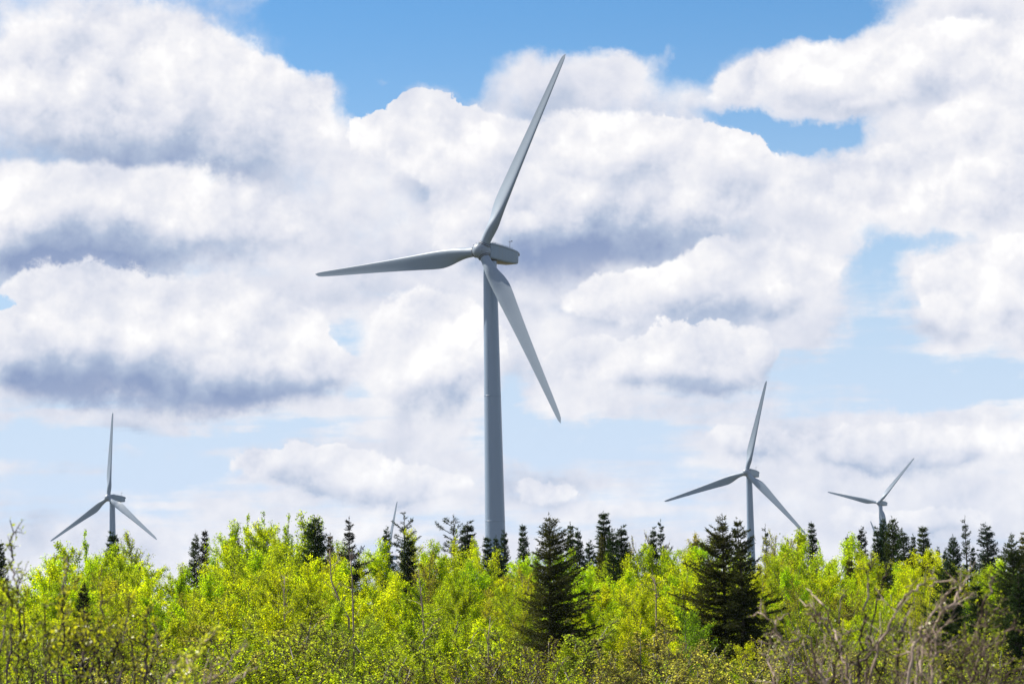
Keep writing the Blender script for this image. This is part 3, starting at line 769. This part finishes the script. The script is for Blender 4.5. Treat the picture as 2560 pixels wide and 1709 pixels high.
con('spruce', 1, 2000, 1335, 158, 'very small spruce left of the blade tip of the right turbine', SPR_D, .7)
con('spruce', 3, 2029, 1309, 155, 'small dark spruce at the lowest blade tip of the right turbine', SPR_D, .85)
con('spruce', 0, 2119, 1342, 154, 'small spruce tip rising out of a lime green birch crown', SPR_D, .6)
con('spruce', 2, 2152, 1321, 157, 'open grey-green spruce left of the far right turbine', (.025, .035, .025), .85)
con('spruce', 1, 2193, 1322, 152, 'spruce just left of the far right turbine tower', SPR_D, 1.0)
con('column', 0, 2207, 1296, 155, 'thin spruce covering the far right turbine tower', SPR_D, .55)
con('column', 0, 2230, 1296, 153, 'tall dense spruce just right of the far right turbine tower', SPR_M, .8)
con('spruce', 2, 2259, 1326, 149, 'broad dark spruce second right of the far right turbine tower', SPR_D, 1.1)
con('spruce', 0, 2282, 1341, 152, 'low slim spruce third right of the far right turbine tower', SPR_D, .7)
con('spruce', 3, 2307, 1319, 150, 'green pyramid spruce fourth right of the far right turbine tower', SPR_M, 1.15)
con('spruce', 1, 2346, 1371, 156, 'first of two tiny spruce tips left of the candle-shaped spruce', SPR_D, .7)
con('spruce', 2, 2361, 1374, 156, 'second of two tiny spruce tips left of the candle-shaped spruce', SPR_D, .6)
con('column', 0, 2382, 1341, 150, 'bushy dark spruce left of the candle-shaped spruce', SPR_D, .8)
con('candle', 0, 2413, 1296, 152, 'candle-shaped spruce with a thin beaded spire near the right edge', SPR_D, .75)
con('spruce', 3, 2432, 1370, 152, 'tiny dark spruce just right of the candle-shaped spruce', SPR_D, .6)
con('spruce', 2, 2485, 1312, 146, 'leaning spruce with upswept boughs near the right edge', (.025, .045, .03), 1.3, lean=(0, math.radians(-4)))
con('bigspruce', 1, 2531, 1342, 112, 'large dark olive spruce near the right edge', SPR_M, .85)
con('spruce', 1, 2560, 1337, 124, 'brownish spruce cut by the right edge of the photo', SPR_O, 1.3)
con('spruce', 2, 207, 1462, 88, 'black-looking small spruce sunk among the birches on the left', (.012, .018, .01), .75)
con('bigspruce', 0, 2372, 1402, 96, 'wide dark spruce behind the bare pale branches on the right', SPR_D, .95)
con('spruce', 3, 2440, 1465, 93, 'low dark spruce below the candle-shaped spruce', SPR_D, 1.4)
con('spruce', 1, 2126, 1397, 132, 'dull dark conifer half buried in birches left of the far right turbine', SPR_O, 1.0)
con('spruce', 0, 2545, 1435, 93, 'dark green spruce in shade at the right edge below the brownish one', SPR_D, 1.3)
BIG_G = 'large dark spruces in front of the birches'
place('bigspruce', 0, 1372, 1294, 106, (.046, .056, .011), 'large wide dark spruce right of the main turbine tower', 'spruce_tree', 'spruce', BIG_G, 1.0, rz=.3)
place('bigspruce', 1, 1806, 1297, 105, (.048, .057, .011), 'left half of the tall twin-topped spruce below the right turbine', 'spruce_tree', 'spruce', BIG_G, .95, rz=0)
place('bigspruce', 2, 1846, 1301, 104, (.036, .048, .010), 'right half of the tall twin-topped spruce below the right turbine', 'spruce_tree', 'spruce', BIG_G, .85, rz=0)
place('spruce', 2, 1490, 1600, 92, SPR_D, 'low dark spruce in shadow at the foot of the large wide spruce', 'spruce_tree', 'spruce', BIG_G, 1.5)

# ============================================================ broadleaf wood, rank behind rank
LIME, YEL, FRESH = (.37, .52, .006), (.46, .55, .006), (.31, .49, .008)
OLIVE, BUD, TAN = (.30, .39, .012), (.31, .34, .02), (.32, .33, .08)
DEEP, GREY = (.16, .30, .012), (.27, .36, .04)
CN = {LIME: 'lime green', YEL: 'yellow-green', FRESH: 'fresh green', OLIVE: 'olive green', BUD: 'brownish budding', TAN: 'tan grey', DEEP: 'deep green', GREY: 'greyish green'}
TL = [(-60, 1440), (0, 1435), (60, 1400), (110, 1352), (165, 1365), (200, 1390), (230, 1362), (270, 1380), (350, 1352), (400, 1378), (470, 1395), (520, 1388), (570, 1352), (610, 1330), (700, 1335), (780, 1358), (830, 1372), (880, 1365), (940, 1364), (980, 1378), (1040, 1388), (1075, 1352), (1110, 1370), (1160, 1402), (1240, 1392), (1270, 1374), (1300, 1388), (1350, 1400), (1480, 1416), (1560, 1398), (1600, 1382), (1660, 1378), (1700, 1362), (1750, 1378), (1830, 1392), (1890, 1372), (1950, 1352), (2000, 1364), (2050, 1360), (2110, 1364), (2160, 1388), (2260, 1396), (2340, 1396), (2400, 1386), (2440, 1386), (2500, 1402), (2620, 1420)]
topline = lambda x: (34 if x < 430 else 34 - (x - 430) * .45 if x < 505 else 0) + float(np.interp(x, [a for a, b in TL], [b for a, b in TL]))
LAND = [(-500, 'the left edge'), (268, 'the far left turbine'), (500, 'the dark spruce pair'), (787, 'the column-shaped conifer'), (991, 'the half hidden blade'), (1237, 'the main tower'), (1372, 'the large wide spruce'), (1640, 'the two slim spruces'), (1826, 'the twin-topped spruce'), (2029, 'the blade-tip spruce'), (2201, 'the far right tower'), (2413, 'the candle-shaped spruce')]
ORD = ['first', 'second', 'third', 'fourth', 'fifth', 'sixth', 'seventh', 'eighth', 'ninth', 'tenth']
RANK = ['on the treeline', 'second rank', 'third rank', 'fourth rank', 'fifth rank', 'sixth rank', 'seventh rank', 'eighth rank', 'ninth rank', 'front rank']
RD = [150, 142, 134, 126, 118, 110, 101, 92, 83, 75]
RY = [0, 22, 48, 76, 106, 138, 172, 208, 246, 284]
def pick(r, x, y):
    z = R.random()
    if r <= 1: c = [LIME, YEL, FRESH, OLIVE, LIME, YEL][int(z * 6)]
    elif r <= 4: c = [LIME, YEL, OLIVE, LIME, FRESH, BUD, YEL][int(z * 7)]
    elif r <= 6: c = [LIME, OLIVE, GREY, YEL, BUD, OLIVE][int(z * 6)]
    else: c = [GREY, OLIVE, LIME, TAN, GREY, OLIVE, BUD][int(z * 7)]
    if 1500 < x < 1740 and 2 <= r <= 5 : c = YEL if z < .6 else LIME
    if 1560 < x < 1720 and r == 6: c = DEEP if z < .5 else YEL
    if 1560 < x < 1740 and r >= 7: c = TAN
    if 350 < x < 480 and 3 <= r <= 6: c = BUD if z < .7 else OLIVE
    if 780 < x < 960 and 1 <= r <= 3: c = BUD if z < .35 else (YEL if z < .7 else OLIVE)
    if 2050 < x < 2290 and r <= 3: c = YEL if z < .7 else LIME
    if 640 < x < 740 and r >= 7: c = GREY
    if r <= 2: k = 'birch' if z < .55 or x % 7 < 3 else 'round'
    elif r <= 6: k = ['birch', 'round', 'birch', 'sparse', 'round'][int(R.random() * 5)]
    else: k = ['shrub', 'shrub', 'round', 'bare_shrub', 'shrub'][int(R.random() * 5)]
    if c == BUD: k = 'sparse' if r < 7 else 'bare_shrub'
    if c == TAN: k = 'shrub'
    return k, c
KIND_WORD = {'birch': 'birch', 'round': 'round bushy tree', 'sparse': 'sparse birch', 'shrub': 'willow shrub', 'bare_shrub': 'twiggy shrub', 'wispy': 'wispy poplar'}
for r in range(10):
    step = (1.62 if r < 7 else 1.6) * FPX / RD[r]
    x = -40 + (r % 2) * step * .5; cnt = {}
    while x < 2600:
        xx = x + R.uniform(-.25, .25) * step
        y = topline(xx) * .75 + 1390 * .25 - (12 if r < 3 else 4) if r else topline(xx) - 9
        y = y + RY[r] + R.uniform(-13, 13) * (1 if r else .5)
        d = RD[r] + R.uniform(-3, 3)
        x += step
        lm = [l for l in LAND if l[0] <= xx][-1]
        if r >= 4 and (abs(xx - 1385) < 85 or abs(xx - 1830) < 95) and (d < 112) and y < 1600: 
            if y < 1540: continue
            y += 60
        if abs(xx - 2372) < 70 and 4 <= r <= 7: continue
        if r <= 2 and any(abs(xx - q) < 42 for q in (283, 500, 787, 872, 1012, 1134, 1166, 1240, 1640, 1914, 2152, 2382, 2413)): y += 20 - 4 * r
        cnt[lm[1]] = cnt.get(lm[1], 0) + 1
        k, c = pick(r, xx, y)
        bri = R.uniform(.8, 1.28); cc = (c[0] * bri * R.uniform(.95, 1.05), c[1] * bri, c[2] * bri)
        lab = f"{CN[c]} {KIND_WORD[k]} {RANK[r]}, {ORD[cnt[lm[1]] - 1]} right of {lm[1]}"
        place(k, R.randrange(9), xx, y, d, cc, lab, 'broadleaf_tree' if r < 7 else 'leafy_shrub', 'tree' if r < 7 else 'shrub', 'spring green broadleaf trees' if r < 7 else 'shrubs in front of the wood', R.uniform(.9, 1.15) * (1.05 if r < 7 else 1.3))
WG = 'tall wispy trees poking above the treeline'
for i, (x, y, k, c, lab) in enumerate([
    (612, 1322, 'birch', LIME, 'tall lime green tree rising above its neighbours left of the wispy poplars'),
    (648, 1297, 'wispy', LIME, 'first of the tall wispy poplars between the spruce pair and the column conifer'),
    (697, 1289, 'wispy', FRESH, 'second and tallest of the wispy poplars left of the column conifer'),
    (743, 1296, 'wispy', LIME, 'third of the wispy poplars left of the column conifer'),
    (765, 1312, 'wispy', FRESH, 'thin wispy poplar touching the column-shaped conifer'),
    (230, 1336, 'wispy', FRESH, 'wispy poplar top between the left edge and the far left turbine tower'),
    (352, 1343, 'sparse', OLIVE, 'thinly leaved birch top just right of the far left turbine tower'),
    (1062, 1332, 'sparse', YEL, 'thinly leaved yellow-green tree between the two pines'),
    (1088, 1336, 'wispy', YEL, 'wispy yellow-green poplar just left of the thin tufted pine'),
    (1600, 1350, 'bare_shrub', TAN, 'pale nearly bare tree top left of the two slim spruces'),
    (1680, 1344, 'sparse', (.34, .33, .03), 'yellow tree top just right of the two slim spruces'),
    (1952, 1344, 'sparse', BUD, 'brownish budding tree top right of the twin-topped spruce'),
    (2070, 1362, 'wispy', FRESH, 'wispy poplar top right of the blade-tip spruce')]):
    place(k, i, x, y, 151, c, lab, 'broadleaf_tree', 'tree', WG, {'bare_shrub': .45, 'wispy': .6}.get(k, .8))

# fallen and leaning pale trunks in front of the birches
def pole_tree(pts, d, r0, label, name='dead_trunk', seed=1):
    g = np.random.default_rng(seed)
    P_ = np.array([at(px, py, d + dd) for px, py, dd in pts]); base = P_[0].copy(); base[2] = ground(base[0], base[1]) - .2
    P_ = np.vstack([base, P_]); root = empty(name, Vector(base)); L = P_ - base; r0 *= .62
    tag(root, label, 'tree')
    b = MB(); b.tube(L, np.linspace(r0, r0 * .25, len(L)), 7); b.build('trunk', M_PALEBARK, root, True)
    b = MB()
    for i in range(16):
        u = g.uniform(1.0, len(L) - 1.05); i0 = int(u); p = L[i0] + (L[i0 + 1] - L[i0]) * (u - i0)
        d_ = g.normal(size=3) * .5 + (L[i0 + 1] - L[i0]) / np.linalg.norm(L[i0 + 1] - L[i0]); d_[2] = abs(d_[2]); d_ /= np.linalg.norm(d_)
        ln = g.uniform(.3, .8); b.tube([p, p + d_ * ln * .5, p + (d_ + g.normal(size=3) * .15) * ln], (.012, .008, .004), 4)
    b.build('branches', M_PALEBARK, root)
pole_tree([(872, 1545, 0), (850, 1505, 0), (828, 1450, .3), (826, 1410, .5), (824, 1375, .5)], 104, .075, 'leaning pale grey birch trunk showing through leaves left of centre', seed=3)
pole_tree([(884, 1590, 0), (882, 1500, 0), (880, 1440, .2), (876, 1400, .2)], 101, .07, 'upright pale birch trunk beside the leaning grey trunk', seed=4)
pole_tree([(1060, 1585, 0), (1056, 1520, 0), (1050, 1460, .2), (1045, 1420, .2)], 104, .07, 'pale forked birch trunk between the half hidden blade and the tower', seed=5)
pole_tree([(712, 1545, 0), (710, 1490, 0), (712, 1440, .2)], 108, .06, 'pale slim birch trunk left of the leaning grey trunk', seed=6)
pole_tree([(1640, 1520, 0), (1641, 1480, 0), (1636, 1450, .2)], 108, .06, 'pale birch trunk in the yellow-green crown between the big spruces', seed=7)
pole_tree([(1222, 1700, 0), (1220, 1600, 0), (1226, 1540, .2)], 84, .05, 'thin pale dead stem standing left of the large wide spruce', seed=8)

# undergrowth between the shrubs: one mass nobody could count
def undergrowth():
    g = np.random.default_rng(77); n = 90000
    y = g.uniform(60, 118, n); half = y * 1300 / FPX + 2; x = g.uniform(-1, 1, n) * half
    base = np.array([ground(a, b) for a, b in zip(x[::30], y[::30])]).repeat(30)[:n]
    cl = np.sin(x * 1.7 + 1.3 * np.sin(y * .9)) * np.cos(y * 1.3 + x * .6)
    z = base + g.uniform(0, 1, n) ** .8 * (1.5 + .7 * cl)
    pos = np.stack([x, y, z], 1)
    lv = leaves(pos, .11, .075, g)
    a = pos[::9].copy(); b = a + g.normal(size=a.shape) * .12; b[:, 2] = a[:, 2] + g.uniform(.25, .6, len(a)); a[:, 2] -= .3
    tv = prisms(a, b, .007, .004)
    V, F = join([lv, tv]); mi = np.concatenate([np.zeros(len(lv[1])), np.ones(len(tv[1]))])
    m = fast_mesh('undergrowth', V, F, [M_LEAF, M_TWIG], mi)
    o = bpy.data.objects.new('undergrowth', m); C.objects.link(o); o.color = (.13, .17, .03, 1)
    tag(o, 'tangled low green undergrowth filling gaps between the shrubs', 'undergrowth', kind='stuff')
undergrowth()

# ============================================================ near shrubs, out of focus, on the verge below the camera
def near_shrub(label, d0, guides, leafc, barkm, seed, leaf_n=1.0, twig_len=.22, ls=.030, twigs=16, group=None, fill=0):
    """guides: stems as photo-traced courses, carried down to one root crown on the ground; each gets twigs, buds and leaves"""
    g = np.random.default_rng(seed)
    bx_ = np.mean([q[0][0] for q in guides]); b0 = np.array(at(bx_, 1900, d0)); gz = ground(b0[0], b0[1]); root = empty('near_shrub', (b0[0], b0[1], gz))
    tag(root, label, 'shrub', group or 'out-of-focus shrubs close to the camera'); base = np.array([b0[0], b0[1], gz])
    stems = []
    for q in guides:
        dd = g.uniform(-.5, .5); pts = []
        for k, (px, py) in enumerate(q): pts.append(np.array(at(px, py, d0 + dd + k * g.uniform(-.06, .1))) - base)
        low = pts[0]; foot = np.array([low[0] * .25, low[1] * .3, -.05]); mid = foot * .45 + low * .55 + g.normal(size=3) * .03
        P_ = [foot, mid] + pts
        stems.append((np.array(P_), .0048 * g.uniform(.7, 1.4)))
    segs, tips = [], []
    def smooth(P_, n=5):
        out = []
        for i in range(len(P_) - 1):
            p0, p1, p2, p3 = P_[max(i - 1, 0)], P_[i], P_[i + 1], P_[min(i + 2, len(P_) - 1)]
            for t in np.linspace(0, 1, n, endpoint=False):
                out.append(.5 * (2 * p1 + (p2 - p0) * t + (2 * p0 - 5 * p1 + 4 * p2 - p3) * t * t + (3 * p1 - p0 - 3 * p2 + p3) * t ** 3))
        out.append(P_[-1]); return np.array(out)
    for P_, r0 in stems:
        S_ = smooth(P_); S_ = S_ + g.normal(size=S_.shape) * .006; n = len(S_)
        b = MB(); b.tube(S_, r0 * (1 - np.linspace(0, 1, n)) ** .6 + .002, 7); b.build('stem', barkm, root, True)
        for j in range(twigs):
            u = g.uniform(.28, .985); f = u * (n - 1); i0 = min(int(f), n - 2); p = S_[i0] + (S_[i0 + 1] - S_[i0]) * (f - i0)
            t = S_[i0 + 1] - S_[i0]; t /= np.linalg.norm(t) + 1e-9
            dr = t * .9 + g.normal(size=3) * .6 + np.array([.05, 0, .25]); dr /= np.linalg.norm(dr)
            L = twig_len * g.uniform(.5, 1.5) * (1.25 - .95 * u); q = p
            for s_ in range(4):
                dr = dr + g.normal(size=3) * .16 + np.array([0, 0, .06]); dr /= np.linalg.norm(dr); e = q + dr * L / 4
                segs.append((q, e, .0030 - .0005 * s_, .0025 - .0005 * s_)); tips.append((q, e))
                if s_ in (1, 2):
                    for _ in range(2):
                        d3 = dr * .6 + g.normal(size=3) * .55; d3 /= np.linalg.norm(d3); e3 = q + d3 * L * g.uniform(.25, .5)
                        segs.append((q, e3, .0019, .0011)); tips.append((q, e3))
                q = e
        tips.append((S_[-4], S_[-1]))
    a = np.array([s[0] for s in segs]); b_ = np.array([s[1] for s in segs])
    tv = prisms(a, b_, np.array([s[2] for s in segs]), np.array([s[3] for s in segs]), 4)
    # buds at the twig ends
    te = np.array([t[1] for t in tips]); bud = leaves(te, .014, .006, g)
    V, F = join([tv]); me = fast_mesh('twigs', V, F, [barkm]); o = bpy.data.objects.new('twigs', me); C.objects.link(o); o.parent = root; tag(o, kind='stuff')
    n = int(len(tips) * .8 * leaf_n)
    ta = np.array([t[0] for t in tips]); tb_ = np.array([t[1] for t in tips])
    if n:
        idx = g.integers(0, len(ta), n); pos = ta[idx] + (tb_[idx] - ta[idx]) * g.random((n, 1)) + g.normal(size=(n, 3)) * .006
        dd = tb_[idx] - ta[idx]; dd /= np.linalg.norm(dd, axis=1)[:, None] + 1e-9
        lv = leaves(pos, ls, ls * .62, g, dd * .9 + np.array([0, 0, .3]), .7)
        V, F = join([lv, bud]); me = fast_mesh('leaves', V, F, [M_SHRUBLEAF]); o = bpy.data.objects.new('leaves', me); C.objects.link(o); o.parent = root; o.color = (*leafc, 1); tag(o, kind='stuff')
    return root

def c1(*p): return [(x / 3.572, 1270 + y / 3.572) for x, y in p]
def c4(*p): return [(1880 + x / 3.454, 1270 + y / 3.454) for x, y in p]
YL = (.40, .45, .02); YG = (.30, .38, .02)
near_shrub('dark-stemmed blurred shrub at the left edge with one tall bare leader', 13.0, [
    c1((155, 1700), (170, 1300), (185, 1000), (150, 750), (115, 550), (105, 380), (95, 110)), c1((60, 1700), (100, 1250), (100, 900), (60, 760)), c1((-40, 1700), (0, 1300), (40, 1000), (30, 850)),
    c1((300, 1700), (240, 1300), (200, 1000), (280, 700)), c1((20, 1650), (-20, 1350), (-60, 1100)), c1((400, 1700), (390, 1200), (400, 850))], YG, M_DARKSTEM, 5, 1.1, .19, .020, 17)
near_shrub('blurred leafy shrub second from the left edge with thin dark stems', 12.4, [
    c1((560, 1700), (560, 1200), (570, 700), (610, 400)), c1((520, 1700), (470, 1400), (420, 1230), (560, 1130)), c1((700, 1700), (640, 1400), (620, 1150), (520, 950)),
    c1((740, 1700), (720, 1450), (760, 1250), (700, 1040))], YL, M_DARKSTEM, 6, 1.3, .18, .021, 17)
near_shrub('blurred shrub with a dense brown tangle of twigs left of the bright catkin branch', 13.4, [
    c1((830, 1700), (840, 1270), (780, 1100), (740, 900)), c1((900, 1700), (880, 1300), (910, 1000), (900, 720)), c1((1000, 1700), (960, 1400), (1100, 1180), (1130, 1000)),
    c1((1200, 1700), (1180, 1300), (1150, 960), (1165, 750)), c1((1290, 1700), (1300, 1300), (1300, 1100), (1330, 900)), c1((1380, 1700), (1340, 1450), (1400, 1250), (1380, 1000)), c1((1050, 1700), (1100, 1400), (1020, 1200), (960, 1060))], YL, M_DARKSTEM, 7, 1.0, .17, .020, 18)
near_shrub('pale branch with bright clustered new leaves slanting up to the right', 11.8, [
    c1((1560, 1760), (1640, 1560), (1720, 1380), (1830, 1200), (1970, 1050)), c1((1600, 1760), (1640, 1600), (1660, 1450), (1660, 1290))], (.42, .48, .06), M_PALEBARK, 8, 2.0, .08, .021, 18)
near_shrub('low pale brown branches slanting right along the bottom left of the photo', 12.2, [
    c1((1720, 1760), (1800, 1590), (1990, 1440), (2100, 1310), (2220, 1220)), c1((1900, 1760), (2000, 1620), (2140, 1500), (2290, 1430)), c1((1450, 1760), (1420, 1600), (1520, 1480), (1600, 1400)), c1((1780, 1760), (1860, 1600), (1900, 1450), (1990, 1310))], YG, M_PALEBARK, 9, .6, .14, .02, 9)
near_shrub('bare blurred shrub with pale crooked branches leaning left on the right side', 13.2, [
    c4((800, 1700), (760, 1400), (740, 1200), (640, 1000), (560, 890), (440, 780)), c4((850, 1700), (800, 1350), (760, 1180), (690, 1000), (610, 840), (480, 700)), c4((700, 1700), (560, 1480), (380, 1330), (110, 1300)),
    c4((720, 1700), (560, 1400), (500, 1130), (350, 1140), (80, 1170)), c4((500, 1700), (360, 1450), (290, 1200), (150, 970), (40, 900)), c4((650, 1700), (600, 1400), (640, 1150), (560, 960), (500, 880)), c4((250, 1700), (170, 1400), (150, 1250), (200, 1000), (320, 905))], YG, M_PALEBARK, 10, .3, .17, .017, 11)
near_shrub('tall dark-stemmed bare shrub in the middle of the pale branches on the right', 12.8, [
    c4((920, 1700), (925, 1400), (950, 1100), (990, 830), (1010, 560), (1020, 400)), c4((1100, 1700), (1090, 1450), (1040, 1230), (990, 1050)), c4((900, 1650), (960, 1330), (1080, 1180), (1200, 1000)),
    c4((1210, 1700), (1250, 1380), (1290, 1130), (1340, 900), (1340, 760)), c4((680, 1700), (720, 1400), (750, 1150), (760, 900), (790, 700)), c4((1000, 1700), (1000, 1300), (1080, 800), (1160, 560))], YG, M_DARKSTEM, 11, .35, .19, .017, 11)
near_shrub('bare shrub with long pale arching branches sweeping to the upper right', 12.2, [
    c4((1000, 1700), (1080, 1250), (1200, 1000), (1250, 860), (1400, 710), (1500, 650), (1720, 620)), c4((1350, 1700), (1380, 1300), (1420, 1170), (1500, 1000), (1600, 830), (1760, 680)), c4((1400, 1700), (1440, 1250), (1540, 1050), (1700, 850), (1870, 735)),
    c4((1540, 1700), (1550, 1290), (1520, 1090), (1450, 1010)), c4((1530, 1700), (1560, 1300), (1640, 1230), (1760, 1160)), c4((1460, 1700), (1480, 1200), (1560, 1000), (1740, 800), (1820, 650), (1880, 575)), c4((1300, 1700), (1330, 1420), (1400, 1240), (1340, 1100))], YG, M_PALEBARK, 12, .25, .19, .017, 11)
near_shrub('brushy reddish brown twig shrub near the right edge', 12.6, [
    c4((1890, 1700), (1900, 1300), (1960, 960), (2010, 780), (2090, 590)), c4((1900, 1700), (1930, 1400), (2000, 1250), (2130, 1110), (2280, 1000)), c4((2000, 1700), (2050, 1500), (2150, 1380), (2280, 1290)), c4((1940, 1700), (1960, 1300), (2060, 950), (2150, 830)),
    c4((1760, 1700), (1800, 1400), (1880, 1200), (1950, 1020)), c4((2100, 1700), (2120, 1560), (2200, 1450), (2349, 1380)), c4((1700, 1700), (1640, 1500), (1600, 1400)), c4((1960, 1700), (2020, 1420), (2080, 1250), (2200, 1060)), c4((1830, 1700), (1820, 1400), (1850, 1240), (1840, 1000))], YG, M_TWIG, 13, .3, .19, .017, 14)
